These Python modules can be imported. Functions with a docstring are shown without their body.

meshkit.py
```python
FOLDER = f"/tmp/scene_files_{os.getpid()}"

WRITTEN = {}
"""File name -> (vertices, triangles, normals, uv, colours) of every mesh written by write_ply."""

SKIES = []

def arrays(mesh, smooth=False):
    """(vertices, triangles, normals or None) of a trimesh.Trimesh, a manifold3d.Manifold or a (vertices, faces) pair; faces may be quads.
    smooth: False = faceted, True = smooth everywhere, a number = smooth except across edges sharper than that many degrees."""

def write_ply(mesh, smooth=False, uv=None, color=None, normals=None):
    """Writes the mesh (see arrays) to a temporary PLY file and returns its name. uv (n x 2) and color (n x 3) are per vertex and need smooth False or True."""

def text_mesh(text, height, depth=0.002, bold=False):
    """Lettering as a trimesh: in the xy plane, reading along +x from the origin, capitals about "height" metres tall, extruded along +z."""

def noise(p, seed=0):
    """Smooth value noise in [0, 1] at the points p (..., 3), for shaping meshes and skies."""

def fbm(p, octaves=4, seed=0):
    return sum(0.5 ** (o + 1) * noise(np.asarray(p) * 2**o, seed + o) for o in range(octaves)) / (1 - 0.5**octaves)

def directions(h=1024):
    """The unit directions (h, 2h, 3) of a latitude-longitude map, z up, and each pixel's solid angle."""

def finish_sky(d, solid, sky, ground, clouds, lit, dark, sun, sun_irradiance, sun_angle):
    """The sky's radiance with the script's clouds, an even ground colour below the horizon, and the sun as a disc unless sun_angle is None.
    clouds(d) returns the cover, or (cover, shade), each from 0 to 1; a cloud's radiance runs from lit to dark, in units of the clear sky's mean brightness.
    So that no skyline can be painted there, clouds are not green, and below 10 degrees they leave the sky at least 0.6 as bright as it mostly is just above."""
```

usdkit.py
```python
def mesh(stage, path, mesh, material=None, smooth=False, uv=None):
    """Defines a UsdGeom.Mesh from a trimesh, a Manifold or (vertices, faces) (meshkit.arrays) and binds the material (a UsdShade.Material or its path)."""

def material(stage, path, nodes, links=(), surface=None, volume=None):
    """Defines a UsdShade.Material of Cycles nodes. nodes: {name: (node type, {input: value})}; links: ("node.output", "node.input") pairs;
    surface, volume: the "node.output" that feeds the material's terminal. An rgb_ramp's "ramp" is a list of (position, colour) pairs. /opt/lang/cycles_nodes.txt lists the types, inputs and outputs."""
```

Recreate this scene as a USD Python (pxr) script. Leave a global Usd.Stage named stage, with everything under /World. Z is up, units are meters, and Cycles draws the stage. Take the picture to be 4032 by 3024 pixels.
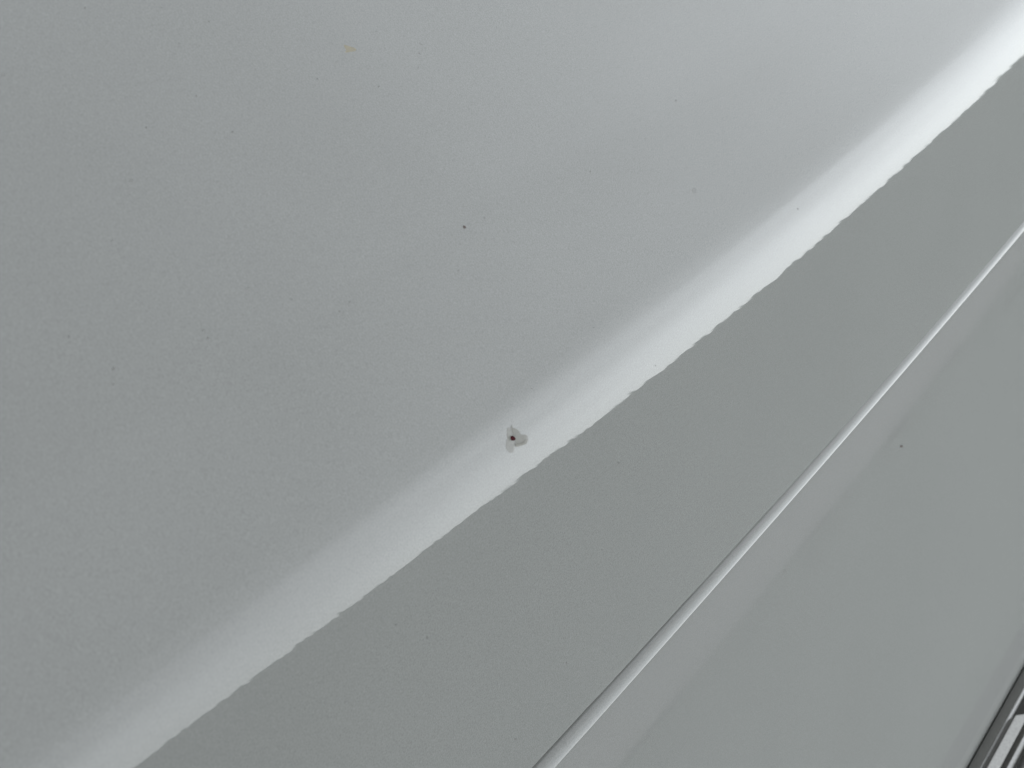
import math, random
import numpy as np, trimesh, usdkit
from scipy.interpolate import PchipInterpolator
from pxr import Usd, UsdGeom, UsdLux, UsdShade, Gf, Sdf

random.seed(7); rng = np.random.default_rng(7)
stage = Usd.Stage.CreateInMemory()
UsdGeom.SetStageUpAxis(stage, UsdGeom.Tokens.z); UsdGeom.SetStageMetersPerUnit(stage, 1.0)
world = UsdGeom.Xform.Define(stage, '/World'); stage.SetDefaultPrim(world.GetPrim())
UsdGeom.Scope.Define(stage, '/World/Looks')
unit = lambda v: np.asarray(v, float) / np.linalg.norm(v)

# ------------------------------------------------------------------ camera
FPX, W, H = 1800.0, 1024, 768          # focal length in pixels of a 1024 wide picture
BETA_E = -50.0                         # slope of the sheet at the mirrored skyline, against the line of sight
d_c = unit([1194, 933, -FPX])          # the direction of the shut line, in camera axes (right, up, back)
p0 = math.atan2(933, FPX)
z2 = np.array([0, math.cos(p0), math.sin(p0)]); h2 = np.cross(d_c, z2)
def ray(px, py):
    return unit([px - W / 2, H / 2 - py, -FPX])
def psi(px, py):
    v = ray(px, py); a = math.degrees(math.atan2(v @ z2, v @ h2))
    return a if a < 90 else a - 360
PS_EDGE = psi(579, 433)
SKYLINE = 6.0                          # height of the far treeline, degrees
v_ = ray(579, 433)
g = math.radians(90 - (PS_EDGE + 180 + 2 * BETA_E + 90 - math.degrees(math.asin(math.sin(math.radians(SKYLINE)) / math.hypot(v_ @ z2, v_ @ h2)))))
up_c = math.cos(g) * z2 + math.sin(g) * h2; x_c = np.cross(d_c, up_c)
M = np.array([x_c, d_c, up_c])         # camera axes -> world axes (y runs along the shut line, z is up)
CAM = np.array([0.0, 0.0, 1.27])
cam = UsdGeom.Camera.Define(stage, '/World/Camera')
AP = 20.955
cam.CreateHorizontalApertureAttr(AP); cam.CreateVerticalApertureAttr(AP * H / W)
cam.CreateFocalLengthAttr(AP * FPX / W); cam.CreateClippingRangeAttr(Gf.Vec2f(0.01, 2000))
cam.CreateFStopAttr(25.0); cam.CreateFocusDistanceAttr(0.52)
cam.CreateExposureAttr(1.57)
m4 = Gf.Matrix4d(1.0)
for i in range(3):
    m4.SetRow(i, Gf.Vec4d(*M[:, i], 0))
m4.SetRow(3, Gf.Vec4d(*CAM, 1))
UsdGeom.Xformable(cam).AddTransformOp().Set(m4)

# ------------------------------------------------------------------ sky and sun
SUN_EL, SUN_AZ = math.radians(47), math.radians(176)      # azimuth = atan2(x, y)
sky = UsdLux.DomeLight.Define(stage, '/World/sky')
sky.GetPrim().SetCustomDataByKey('kind', 'structure')
usdkit.material(stage, '/World/Looks/sky', {
    's': ('sky_texture', {'sky_type': 'single_scattering', 'sun_disc': False, 'sun_elevation': SUN_EL, 'sun_rotation': SUN_AZ, 'aerosol_density': 3.0, 'air_density': 1.0}),
    'h': ('hsv', {'saturation': 0.13}),
    'c': ('texture_coordinate', {}), 'mp': ('mapping', {'location': (6.0, 8.4, 7.6), 'scale': (1.0, 1.0, 2.2)}),
    'n': ('noise_texture', {'scale': 2.2, 'detail': 3.0, 'roughness': 0.5}),
    'r': ('rgb_ramp', {'ramp': [(0.32, (0.79, 0.806, 0.803)), (0.68, (1.18, 1.204, 1.199))]}),
    'm': ('mix', {'mix_type': 'multiply', 'fac': 1.0}),
    'b': ('background_shader', {'strength': 0.15})},
    [('s.color', 'h.color'), ('c.generated', 'mp.vector'), ('mp.vector', 'n.vector'), ('n.fac', 'r.fac'), ('h.color', 'm.color1'), ('r.color', 'm.color2'), ('m.color', 'b.color')], surface='b.background')
UsdShade.MaterialBindingAPI.Apply(sky.GetPrim()).Bind(UsdShade.Material.Get(stage, '/World/Looks/sky'))
sun = UsdLux.DistantLight.Define(stage, '/World/sun')
sun.CreateIntensityAttr(0.15); sun.CreateAngleAttr(20.0); sun.CreateNormalizeAttr(True); sun.CreateColorAttr(Gf.Vec3f(1, 0.97, 0.93))
sd = np.array([math.sin(SUN_AZ) * math.cos(SUN_EL), math.cos(SUN_AZ) * math.cos(SUN_EL), math.sin(SUN_EL)])
zx = unit(np.cross([0, 0, 1], sd)); zy = np.cross(sd, zx)
ms = Gf.Matrix4d(1.0)
for i, r in enumerate((zx, zy, sd)):
    ms.SetRow(i, Gf.Vec4d(*r, 0))
UsdGeom.Xformable(sun).AddTransformOp().Set(ms)

# ------------------------------------------------------------------ helpers
used = {}
def path(name, parent):
    base = (parent.GetPath().pathString if parent else '/World') + '/' + name
    n = used.get(base, 0); used[base] = n + 1
    return base if n == 0 else f'{base}_{n:03d}'
def tag(o, label=None, cat=None, group=None, kind=None):
    for k, v in (('label', label), ('category', cat), ('group', group), ('kind', kind)):
        if v: o.SetCustomDataByKey(k, v)
    return o
def thing(name, label, cat, group=None):
    return tag(UsdGeom.Xform.Define(stage, path(name, None)).GetPrim(), label, cat, group)
def obj(name, mesh, mat, parent=None, smooth=40):
    return usdkit.mesh(stage, path(name, parent), mesh, mat, smooth=smooth).GetPrim()
def grid(P):
    """P: (n, m, 3) points -> trimesh sheet"""
    n, m = P.shape[:2]
    i = np.arange(n * m).reshape(n, m)
    q = np.stack([i[:-1, :-1], i[1:, :-1], i[1:, 1:], i[:-1, 1:]], -1).reshape(-1, 4)
    return P.reshape(-1, 3), np.vstack([q[:, [0, 1, 2]], q[:, [0, 2, 3]]])

# ------------------------------------------------------------------ materials
def mat(name, nodes, links, surface='p.BSDF'):
    return usdkit.material(stage, '/World/Looks/' + name, nodes, links, surface=surface)
PAINT = (0.0495, 0.0520, 0.0510)
def car_paint(name, rough):
  return mat(name, {
    'g': ('geometry', {}),
    'n': ('noise_texture', {'scale': 2600.0, 'detail': 1.0}),
    'n2': ('noise_texture', {'scale': 9.0, 'detail': 3.0}),
    'r': ('map_range', {'from_min': 0.25, 'from_max': 0.75, 'to_min': 0.82, 'to_max': 1.18}),
    'r2': ('map_range', {'from_min': 0.25, 'from_max': 0.75, 'to_min': 0.97, 'to_max': 1.03}),
    'x': ('math', {'math_type': 'multiply'}),
    'v': ('vector_math', {'math_type': 'scale', 'vector1': PAINT}),
    'p': ('principled_bsdf', {'roughness': 0.55, 'metallic': 0.0, 'specular_ior_level': 0.2, 'coat_weight': 1.0, 'coat_roughness': rough, 'coat_ior': 1.51})},
    [('g.position', 'n.vector'), ('g.position', 'n2.vector'), ('n.fac', 'r.value'), ('n2.fac', 'r2.value'), ('r.result', 'x.value1'), ('r2.result', 'x.value2'),
     ('x.value', 'v.scale'), ('v.vector', 'p.base_color')])
paint = car_paint('silver_paint', 0.004)
paint_soft = car_paint('bumper_paint', 0.035)
def plain(name, col, rough, metal=0.0, **kw):
    return mat(name, {'g': ('geometry', {}), 'n': ('noise_texture', {'scale': 900.0, 'detail': 3.0}),
        'r': ('rgb_ramp', {'ramp': [(0.3, tuple(c * 0.85 for c in col)), (0.7, tuple(min(1, c * 1.12) for c in col))]}),
        'p': ('principled_bsdf', {'roughness': rough, 'metallic': metal, **kw})},
        [('g.position', 'n.vector'), ('n.fac', 'r.fac'), ('r.color', 'p.base_color')])
satin = plain('satin_metal', (0.33, 0.33, 0.32), 0.4, 1.0)
def film(name, col, through):
    return mat(name, {'g': ('geometry', {}), 'n': ('noise_texture', {'scale': 2200.0, 'detail': 2.0}),
        'f': ('map_range', {'from_min': 0.3, 'from_max': 0.7, 'to_min': max(0, 1 - through - .12), 'to_max': min(1, 1 - through + .12)}),
        't': ('transparent_bsdf', {}), 'p': ('principled_bsdf', {'base_color': col, 'roughness': 0.7}), 'm': ('mix_closure', {})},
        [('g.position', 'n.vector'), ('n.fac', 'f.value'), ('f.result', 'm.fac'), ('t.BSDF', 'm.closure1'), ('p.BSDF', 'm.closure2')], surface='m.closure')
palewing = film('pale_insect_wing', (0.046, 0.046, 0.041), 0.62)
wingm = film('insect_wing', (0.036, 0.036, 0.031), 0.46)
redm = plain('insect_body', (0.013, 0.0012, 0.0022), 0.9, specular_ior_level=0.1)
stainm = film('yellow_stain', (0.055, 0.048, 0.028), 0.5)
gritm = plain('dark_grit', (0.012, 0.008, 0.007), 0.7)
dustm = film('dust', (0.018, 0.017, 0.015), 0.72)
smudgem = film('dirt_film', (0.03, 0.029, 0.027), 0.86)
seal = plain('grey_rubber', (0.026, 0.027, 0.026), 0.8, specular_ior_level=0.1)
rubber = plain('black_rubber', (0.016, 0.0165, 0.016), 0.9, specular_ior_level=0.1)
chrome = plain('satin_chrome', (0.42, 0.42, 0.41), 0.3, 1.0)
bark = plain('bark', (0.08, 0.06, 0.045), 0.9)
needles = plain('needles', (0.036, 0.042, 0.037), 1.0, specular_ior_level=0.0)
soil = plain('ground', (0.016, 0.016, 0.015), 0.9)

# ------------------------------------------------------------------ the car's cross-section
def P3(ab, t):
    """design-plane coordinates (h2, z2) and place along the shut line -> world"""
    ab = np.asarray(ab); t = np.asarray(t)
    c = ab[..., :1] * h2 + ab[..., 1:2] * z2 + t[..., None] * d_c
    return c @ M.T + CAM
e_ = lambda deg: np.stack([np.cos(np.radians(deg)), np.sin(np.radians(deg))], -1)

# picture lines (where they cross the diagonal of the frame) and the slope of the sheet there: beta is the angle between its
# normal and the line of sight within the cross-section plane
PS_BEAD, PS_STREAK, PS_BAND, PS_TRIM = psi(741, 556), psi(767, 575), psi(966, 724), psi(984, 738)
PHI_E = PS_EDGE + 180 + BETA_E
# where the mirrored skyline runs in the picture (1024 wide): the crest of the bonnet follows it in plan
SKY_PX = np.array([(-60, 915), (60, 826), (137, 768), (222, 701), (343, 610), (417, 553), (512, 484), (574, 435), (657, 370), (722, 319), (796, 262), (870, 192), (931, 139), (972, 95), (1024, 50), (1090, -10)], float)
def phi_sky(px, py):
    """normal angle of the sheet that mirrors the height SKYLINE at a pixel"""
    v = ray(px, py); aw = math.degrees(math.asin(min(1, math.sin(math.radians(SKYLINE)) / math.hypot(v @ z2, v @ h2))))
    return (aw - math.degrees(g) + psi(px, py) + 180) / 2
def integrate(ps0, ps1, rho0, phi, n):
    """profile rho(psi) of a sheet with the normal angle phi(psi)"""
    s = np.linspace(ps0, ps1, n); out = [rho0]; r = rho0
    for a, b in zip(s[:-1], s[1:]):
        for k in range(4):
            q = a + (b - a) * (k + .5) / 4
            r *= math.exp(-math.tan(math.radians(phi(q) - q - 180)) * math.radians((b - a) / 4))
        out.append(r)
    return s, np.array(out)
DEPTH = 0.44
v = ray(579, 433); RHO_E = DEPTH * math.hypot(v @ z2, v @ h2)
sk_t = [RHO_E / math.hypot(ray(*p) @ z2, ray(*p) @ h2) * (ray(*p) @ d_c) for p in SKY_PX]
sk_ps = np.poly1d(np.polyfit(sk_t, [psi(*p) for p in SKY_PX], 4)); sk_ph = np.poly1d(np.polyfit(sk_t, [phi_sky(*p) for p in SKY_PX], 3))
wid = lambda t: np.interp(t, [sk_t[2], sk_t[7], sk_t[-2]], [0.88, 1.03, 1.2])
dps = lambda x, y: psi(x, y) - PS_EDGE
REL = [(dps(484, 362), 36), (dps(517, 387), 32), (dps(530, 396), 22), (dps(543, 406), 10), (dps(561, 420), 4), (0, 0), (dps(598, 447), -2.4)]
def phi_of(t):
    t = min(max(t, sk_t[0]), sk_t[-1]); pe, fe, w = float(sk_ps(t)), float(sk_ph(t)), float(wid(t))
    nd = [(psi(-420, -315), PHI_E + 47), (psi(0, 0), PHI_E + 45.5), (psi(345, 259), PHI_E + 43), (psi(410, 307), PHI_E + 37)]
    nd += [(pe + a * w, fe + f) for a, f in REL] + [(psi(680, 510), PHI_E + 0.5), (PS_BEAD, PHI_E + 3.0), (PS_BEAD + 5, PHI_E + 5)]
    return PchipInterpolator(*zip(*nd))
PS_FAR = psi(-420, -315)
_s, _r = integrate(PS_EDGE, PS_BEAD, RHO_E, phi_of(sk_t[7]), 80)
RHO_BEAD = _r[-1]
def profile(t):
    s, r = integrate(PS_BEAD, PS_FAR, RHO_BEAD, phi_of(t), 170)
    return s[::-1], r[::-1]
def t_at(px, py):
    """place along the shut line of the bonnet / front panel point seen at a pixel"""
    q = psi(px, py); v = ray(px, py); t = 0.34
    for k in range(12):
        rho = float(np.interp(q, *profile(t))) if q < PS_BEAD else float(np.interp(q, sF, rF))
        t = rho / math.hypot(v @ z2, v @ h2) * (v @ d_c)
    return q, rho, t
nodes2 = [(PS_BEAD, PHI_E - 0.5), (PS_STREAK, PHI_E + 0.5), (psi(800, 600), PHI_E + 3.5), (psi(880, 660), PHI_E + 5.7), (psi(945, 708), PHI_E + 7.6), (PS_BAND, PHI_E + 7), (PS_TRIM, PHI_E + 5)]
pp2 = PchipInterpolator([n[0] for n in nodes2], [n[1] for n in nodes2])
RHO_B = RHO_BEAD * 0.999
sF, rF = integrate(PS_BEAD, PS_TRIM, RHO_B, pp2, 90)
profF = e_(sF) * rF[:, None]
T = np.linspace(-0.5, 1.3, 181)

car = thing('car', 'silver grey car seen close, smooth bonnet, shut line and chrome grille corner', 'car')
# bonnet: sheet up to the shut line, then its edge curls down into the gap
def lip_r(t):
    return np.interp(t, [-0.5, 0.05, 0.6, 1.3], [0.0047, 0.0040, 0.0029, 0.0022])
nB = e_(float(pp2(PS_BEAD)))
rows, rowsF = [], []
tan_at = lambda ph: e_(ph - 90)
for t in T:
    r = lip_r(t)
    # front panel's rounded edge: an arc that meets the panel at PS_BEAD
    n0 = float(pp2(PS_BEAD)); aa = np.linspace(0, 135, 46); pt = profF[0].copy(); arc = [pt.copy()]
    for u0, u1 in zip(aa[:-1], aa[1:]):
        m_ = (u0 + u1) / 2; rr_ = r * (1.9 if m_ < 26 else 0.85)
        pt = pt - tan_at(n0 + m_) * rr_ * math.radians(u1 - u0); arc.append(pt.copy())
    hide_a = np.interp(t, [0.1, 0.6], [96, 70]); hide = arc[int(round(hide_a / 3))]
    arc = arc[::-1][:-1]
    tail = profF[-1]; n1 = float(pp2(PS_TRIM)); c1 = tail - 0.0012 * e_(n1)
    curl = [c1 + 0.0012 * e_(n1 - a) for a in np.linspace(12, 100, 8)]
    end = curl[-1] + 0.012 * tan_at(n1 - 100)
    rowsF.append(np.vstack([[arc[0] + 0.010 * tan_at(n0 + 135) * -1], arc, profF, curl, [end]]))
    # bonnet: cut where the arc begins to show
    qe = math.degrees(math.atan2(hide[1], hide[0]))
    prof_s, prof_r = profile(t)
    s = np.linspace(prof_s[0], qe, 240); pl = e_(s) * np.interp(s, prof_s, prof_r)[:, None]
    ne = float(phi_of(t)(qe)); cr = 0.0016; cc = pl[-1] - cr * e_(ne)
    curl = [cc + cr * e_(ne - a) for a in np.linspace(8, 95, 10)]
    rows.append(np.vstack([pl, curl, [curl[-1] + 0.012 * tan_at(ne - 95)]]))
Tm = T[:, None]
BOW = 0.0018; t_b0, t_b1 = t_at(552, 768)[2], t_at(1024, 226)[2]
def bowed(r, t):
    q = np.degrees(np.arctan2(r[:, 1], r[:, 0])); q = np.where(q > 90, q - 360, q)
    u = (t - t_b0) / (t_b1 - t_b0); k = BOW * 4 * u * (1 - u) if -.6 < u < 1.6 else BOW * 4 * (-.6) * 1.6
    w = np.interp(q, [PS_EDGE + 1, PS_BEAD - 1.5, PS_BEAD + 1.5, PS_TRIM - 4], [0, 1, 1, 0]); w = w * w * (3 - 2 * w)
    return r + (w * k)[:, None] * tan_at(float(pp2(PS_BEAD)))
rows = [bowed(r, t) for r, t in zip(rows, T)]; rowsF = [bowed(r, t) for r, t in zip(rowsF, T)]
bon = np.array([P3(r, np.full(len(r), t)) for r, t in zip(rows, T)])
fro = np.array([P3(r, np.full(len(r), t)) for r, t in zip(rowsF, T)])
obj('bonnet', grid(bon), paint, car, smooth=50)
obj('front_panel', grid(fro), paint_soft, car, smooth=50)

# grille corner beyond the front panel: rubber seal, chrome strips and a bar standing before a black backing
RT = float(rF[-1])
def bar(name, m, pxl, pxr, rho, beta, t0, t1, thick=0.006, bev=0.0006, end=None):
    """a strip along the shut line whose face spans the picture columns pxl..pxr of the bottom row; end: its own (left, right) places where it stops"""
    a, b = psi(pxl, 768), psi(pxr, 768); mid = (a + b) / 2; ph = mid + 180 + beta
    c = e_(mid) * rho; half = math.radians(b - a) / 2 * rho / math.cos(math.radians(beta)); tn, nn = e_(ph - 90), e_(ph)
    sec = []
    for sx, sy, a0 in ((-1, 0, 90), (1, 0, 0)):
        pass
    w = [(-half, -thick), (-half, -bev), (-half + bev * .3, -bev * .3), (-half + bev, 0), (-half * .3, half * .05), (half * .3, half * .05), (half - bev, 0), (half - bev * .3, -bev * .3), (half, -bev), (half, -thick)]
    sec = np.array([c + u * tn + v * nn for u, v in w]); us = np.array([u for u, v in w])
    ts = np.linspace(0, 1, 12); P = []
    for k in ts:
        e = np.full(len(w), t1) if end is None else np.interp(us, [-half, half], end)
        P.append(P3(sec, t0 + (e - t0) * k))
    P = np.array(P); v, f = grid(P); n = len(w); last = (len(ts) - 1) * n
    cap = [[last, last + i + 1, last + i] for i in range(1, n - 1)]
    return obj(name, (v, np.vstack([f, cap])), m, car, smooth=25)
def t_of(px, py, rho):
    v = ray(px, py); return rho / math.hypot(v @ z2, v @ h2) * (v @ d_c)
sB2 = np.linspace(PS_TRIM - 0.6, psi(1130, 768), 12)
back = np.array([P3(e_(sB2) * (RT * 1.1), np.full(12, t)) for t in np.linspace(-0.3, 1.6, 20)])
obj('grille_backing', grid(back), rubber, car)
bar('rubber_seal', seal, 968, 979.5, RT * 0.997, -8, 0.2, 1.5, thick=0.03)
bar('chrome_strip', chrome, 980.2, 985.2, RT * 1.055, -38, 0.2, 1.5)
RB = RT * 1.05
bar('grille_bar', satin, 987, 1000.5, RB, -24, 0.2, 1.0, end=(t_of(1013.5, 716.5, RB), t_of(1025, 709, RB)))
bar('chrome_strip', chrome, 1007, 1013.5, RT * 1.055, -38, 0.2, 1.5)
bar('chrome_strip', chrome, 1024, 1032, RT * 1.055, -34, 0.2, 1.5)

# ------------------------------------------------------------------ on the paint: insect, stain, dust
def on(px, py, lift=0.0):
    """point of the paint seen at a pixel of the 4032 wide photograph, and its normal"""
    px, py = px / 3.9375, py / 3.9375
    f = lambda x, y: (lambda q, r, t: P3(e_(q) * r, np.array(t)))(*t_at(x, y))
    p, a, b = f(px, py), f(px + 1, py), f(px, py + 1)
    n = unit(np.cross(a - p, b - p)); n = n if n @ (CAM - p) > 0 else -n
    return p + n * lift, n, (a - p) / 3.9375, (b - p) / 3.9375
def blob(cx, cy, outline, thick, lift, dome=0.0):
    """a thin plate of the given outline (pixels about cx, cy) lying on the paint"""
    p, n, ex, ey = on(cx, cy, lift)
    o = np.asarray(outline, float); k = len(o)
    rings = [(0.0, thick + dome), (0.5, thick + dome * .75), (0.85, thick + dome * .25), (1.0, thick * .5), (1.0, 0.0)]
    v = [p + n * rings[0][1]]
    ctr = o.mean(0); v[0] = p + ctr[0] * ex + ctr[1] * ey + n * rings[0][1]
    for s_, h_ in rings[1:]:
        for q in o:
            w = ctr + (q - ctr) * s_; v.append(p + w[0] * ex + w[1] * ey + n * h_)
    f = [[0, 1 + i, 1 + (i + 1) % k] for i in range(k)]
    for r in range(len(rings) - 2):
        A, B = 1 + r * k, 1 + (r + 1) * k
        for i in range(k):
            j = (i + 1) % k; f += [[A + i, B + i, B + j], [A + i, B + j, A + j]]
    m = trimesh.Trimesh(np.array(v), np.array(f), process=False)
    if m.face_normals.mean(0) @ n < 0: m.invert()
    return m
def smooth_loop(pts, n=40):
    p = np.array(pts, float); p = np.vstack([p, p[:1]])
    from scipy.interpolate import splprep, splev
    tck, u = splprep(p.T, s=0, per=True, k=3)
    return np.array(splev(np.linspace(0, 1, n, endpoint=False), tck)).T
CX, CY = 2013.8, 1725.0
crop = lambda pts: [((x / 6.637 + 1900) - CX, (y / 6.637 + 1600) - CY) for x, y in pts]
bug = thing('insect', 'squashed small insect with spread grey wings and dark red body', 'insect')
obj('wing', blob(CX, CY, smooth_loop(crop([(655, 568), (640, 680), (632, 800), (638, 880), (612, 960), (605, 1050), (640, 1150), (700, 1212), (765, 1218), (812, 1185), (838, 1080), (832, 940), (815, 850), (800, 700), (765, 575)]), 44), 0.00003, 0.00005), palewing, bug)
obj('wing', blob(CX, CY, smooth_loop(crop([(765, 568), (880, 592), (955, 655), (1003, 735), (1090, 738), (1165, 775), (1182, 850), (1160, 930), (1120, 985), (1010, 1025), (862, 1045), (845, 930), (812, 800), (775, 690)]), 44), 0.00003, 0.00012), wingm, bug)
obj('wing', blob(CX, CY, smooth_loop(crop([(850, 1040), (1010, 1025), (1120, 985), (1160, 925), (1178, 860), (1120, 880), (1060, 925), (960, 960), (870, 970)]), 36), 0.00003, 0.00019), wingm, bug)
obj('antenna', blob(CX, CY, crop([(742, 570), (752, 520), (765, 465), (778, 520), (790, 570)]), 0.00004, 0.0001), wingm, bug)
el = [(755 + 39 * math.cos(a) + 5 * math.sin(a), 830 + 60 * math.sin(a)) for a in np.linspace(0, 2 * math.pi, 24, endpoint=False)]
obj('body', blob(CX, CY, crop(el), 0.0003, 0.0002, 0.0005), redm, bug)
def rough(cx, cy, rx, ry, rot=0.0, n=14, j=0.18):
    a = np.linspace(0, 2 * math.pi, n, endpoint=False); r = 1 + rng.uniform(-j, j, n)
    x, y = rx * r * np.cos(a), ry * r * np.sin(a); c, s_ = math.cos(rot), math.sin(rot)
    return np.stack([x * c - y * s_, x * s_ + y * c], 1)
def mark(name, label, cat, cx, cy, o, m, group=None, thick=0.00005, dome=0.0001):
    return tag(obj(name, blob(cx, cy, o, thick, 0.00001, dome), m), label, cat, group)
mark('stain', 'small yellowish stain dried on the grey bonnet near its upper edge', 'stain', 1377, 193,
     np.array([(-24, -17), (-8, -13), (4, -9), (18, -5), (27, 2), (22, 8), (10, 10), (-6, 13), (-20, 14), (-13, 4), (-20, -6)], float), stainm, thick=0.00002, dome=0.0)
mark('grit', 'dark brown crumb of grit, darkest speck on the bonnet above its bright band', 'grit', 1828, 894, rough(0, 0, 4.4, 7.5, -0.55), gritm, thick=0.0001, dome=0.0002)
FINE = [(1481, 124, 3), (1651, 209, 4), (1491, 341, 4), (1249, 310, 3.5), (1647, 265, 2.5), (334, 32, 4), (638, 30, 4), (704, 172, 4), (822, 84, 3.5), (535, 338, 3.5), (772, 378, 4.5),
        (575, 501, 4), (915, 520, 4.5), (442, 947, 4.5), (856, 715, 4), (270, 1324, 6), (446, 1452, 8), (445, 1513, 6), (818, 1332, 5.5), (1146, 1179, 4), (1377, 1190, 4), (1337, 1226, 3.5),
        (799, 1299, 5), (2338, 1289, 3.5), (2093, 1529, 3), (2581, 1440, 3), (2436, 1822, 5), (2512, 1845, 3), (1682, 2510, 6), (1558, 2460, 5), (2230, 2610, 5), (2029, 2911, 5), (2223, 2929, 3.5),
        (3549, 1757, 6), (2661, 396, 4), (2324, 675, 4), (1908, 858, 4), (1804, 1066, 3.5), (1660, 1098, 3.5), (3141, 822, 4), (2370, 2165, 4), (2565, 2228, 3)]
OWN = {(446, 1452): 'round dark speck left on the bonnet, upper and larger of two close together',
       (445, 1513): 'fainter dark speck just below a larger one at the left of the bonnet',
       (3549, 1757): 'single dark speck on the panel beyond the shut line, right of the rounded edge',
       (2223, 2929): 'tiny dark speck on the rounded edge beside the shut line',
       (270, 1324): 'brownish speck near the left end of the bonnet, above a pair of darker specks',
       (1682, 2510): 'dark speck below the bright band, right of a fainter one'}
for x, y, r in FINE:
    own = OWN.get((x, y))
    mark('dust_speck', own or 'tiny dark speck of dust stuck on the grey paintwork, one of many strewn about', 'speck', x, y,
         rough(0, 0, r * .8, r, rng.uniform(0, 3), 10), gritm if (x, y) == (3549, 1757) else dustm, None if own else 'dust specks on the paintwork')
for x, y, rx, ry, lb in ((516, 712, 11, 7, 'darker of two faint grey smudges close together at the upper left of the bonnet'), (503, 742, 9, 6, 'paler of two faint smudges close together, just below the darker one'),
        (2734, 750, 9, 13, 'faint upright grey smudge on the bonnet above the bright band, right of the middle'), (3091, 2249, 10, 9, 'faint round smudge on the panel beyond the shut line'),
        (975, 1135, 11, 5, 'faint curved smudge left of the middle of the bonnet'), (13, 294, 11, 6, 'faint smudge at the very left edge of the bonnet'),
        (1323, 244, 7, 4, 'small faint smudge just below and left of the yellowish stain'), (1657, 174, 8, 3, 'thin faint arc of dirt right of the yellowish stain')):
    mark('dirt_smudge', lb, 'smudge', x, y, rough(0, 0, rx, ry, rng.uniform(-.5, .5), 14), smudgem, 'faint dirt smudges on the paintwork', thick=0.00002, dome=0.0)

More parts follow.
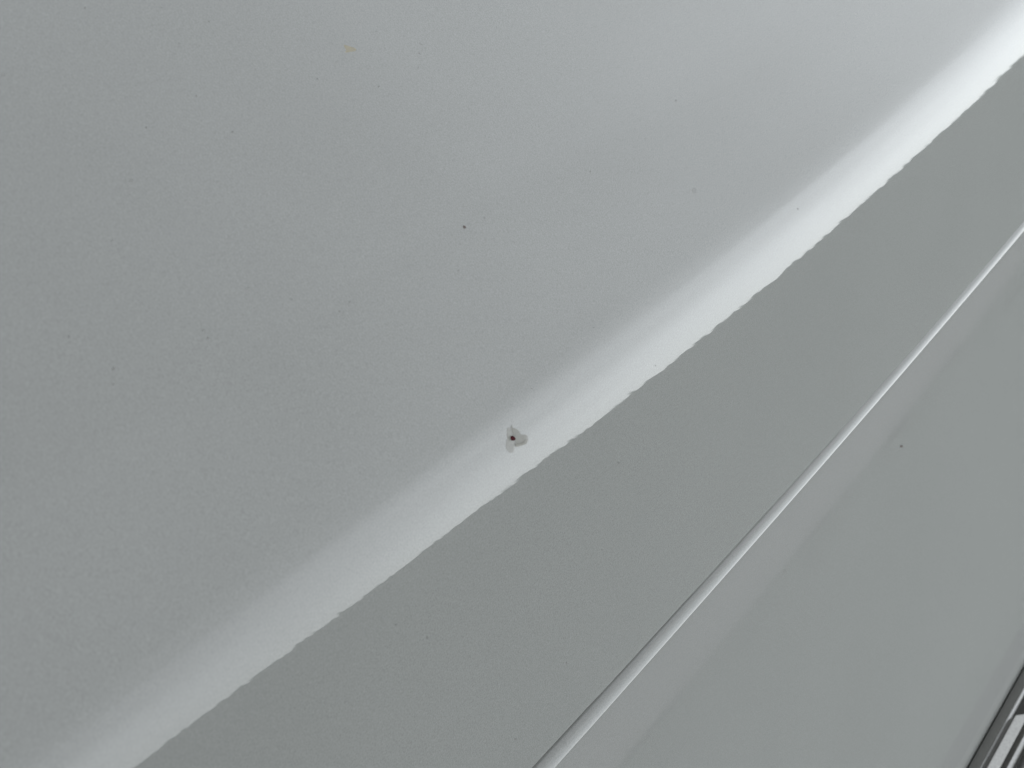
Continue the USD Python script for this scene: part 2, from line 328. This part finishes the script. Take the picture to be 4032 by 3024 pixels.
# ------------------------------------------------------------------ treeline and ground mirrored in the paint
def conifer(x, y, h):
    parts = []
    tr = trimesh.creation.cone(0.13, h * 0.9, sections=5); tr.apply_translation((x, y, 0)); 
    n = 9
    for k in range(n):
        z0 = h * (0.06 + 0.88 * k / n); z1 = min(h, z0 + h * 0.24); w = h * random.uniform(0.2, 0.34) * (1 - k / n) ** 1.5 + 0.10
        m = 9; a = np.arange(m) * 2 * math.pi / m + random.random() * 6
        rad = w * rng.uniform(0.6, 1.25, m); zz = z0 - rng.uniform(0, 0.05, m) * h
        v = np.vstack([np.stack([x + rad * np.cos(a), y + rad * np.sin(a), zz], 1), [[x, y, z1]], [[x, y, z0 + .02]]])
        f = [[i, (i + 1) % m, m] for i in range(m)] + [[(i + 1) % m, i, m + 1] for i in range(m)]
        parts.append(trimesh.Trimesh(v, f, process=False))
    return parts, tr
crowns, trunks = [], []
R0 = 90.0
for k in range(700):
    az = math.radians(-15 + 150 * random.random())      # atan2(x, y)
    R = R0 * random.uniform(1, 1.06); h = R * math.tan(math.radians(SKYLINE)) * random.uniform(np.interp(math.degrees(az), [15, 30, 50], [0.985, 0.975, 0.955]), 1.0) * (1.02 if random.random() < .1 else 1)
    c, t = conifer(R * math.sin(az), R * math.cos(az), h)
    crowns += c; trunks.append(t)
NH = 1100; ha = np.radians(np.linspace(-20, 140, NH)); hb = R0 * 0.975 * math.tan(math.radians(SKYLINE))
hh = hb * (0.945 + np.interp(np.linspace(0, 1, NH), np.linspace(0, 1, 60), rng.uniform(-.006, .006, 60)) + rng.uniform(-.038, .038, NH) + rng.uniform(0, 1, NH) ** 6 * 0.07)
hp = np.array([[[R_ * math.sin(a), R_ * math.cos(a), z] for a, z in zip(ha, zz)] for R_, zz in ((R0 * .975, np.zeros(NH)), (R0 * .975, hh - .25), (R0 * .98, hh), (R0 * .985, hh - .25), (R0 * .985, np.zeros(NH)))])
hedge = [trimesh.Trimesh(*grid(hp), process=False)]
forest = thing('conifer_wood', 'far dark wood of pointed conifers mirrored as the jagged edge in the paint', 'wood'); tag(forest, kind='stuff')
obj('crown', trimesh.util.concatenate(crowns), needles, forest, smooth=False)
obj('understorey', trimesh.util.concatenate(hedge), needles, forest, smooth=False)
obj('trunk', trimesh.util.concatenate(trunks), bark, forest)
gm = np.array([[-900, -900, 0], [900, -900, 0], [900, 900, 0], [-900, 900, 0]], float)
tag(obj('ground', (gm, np.array([[0, 1, 2, 3]])), soil, smooth=False), kind='structure')
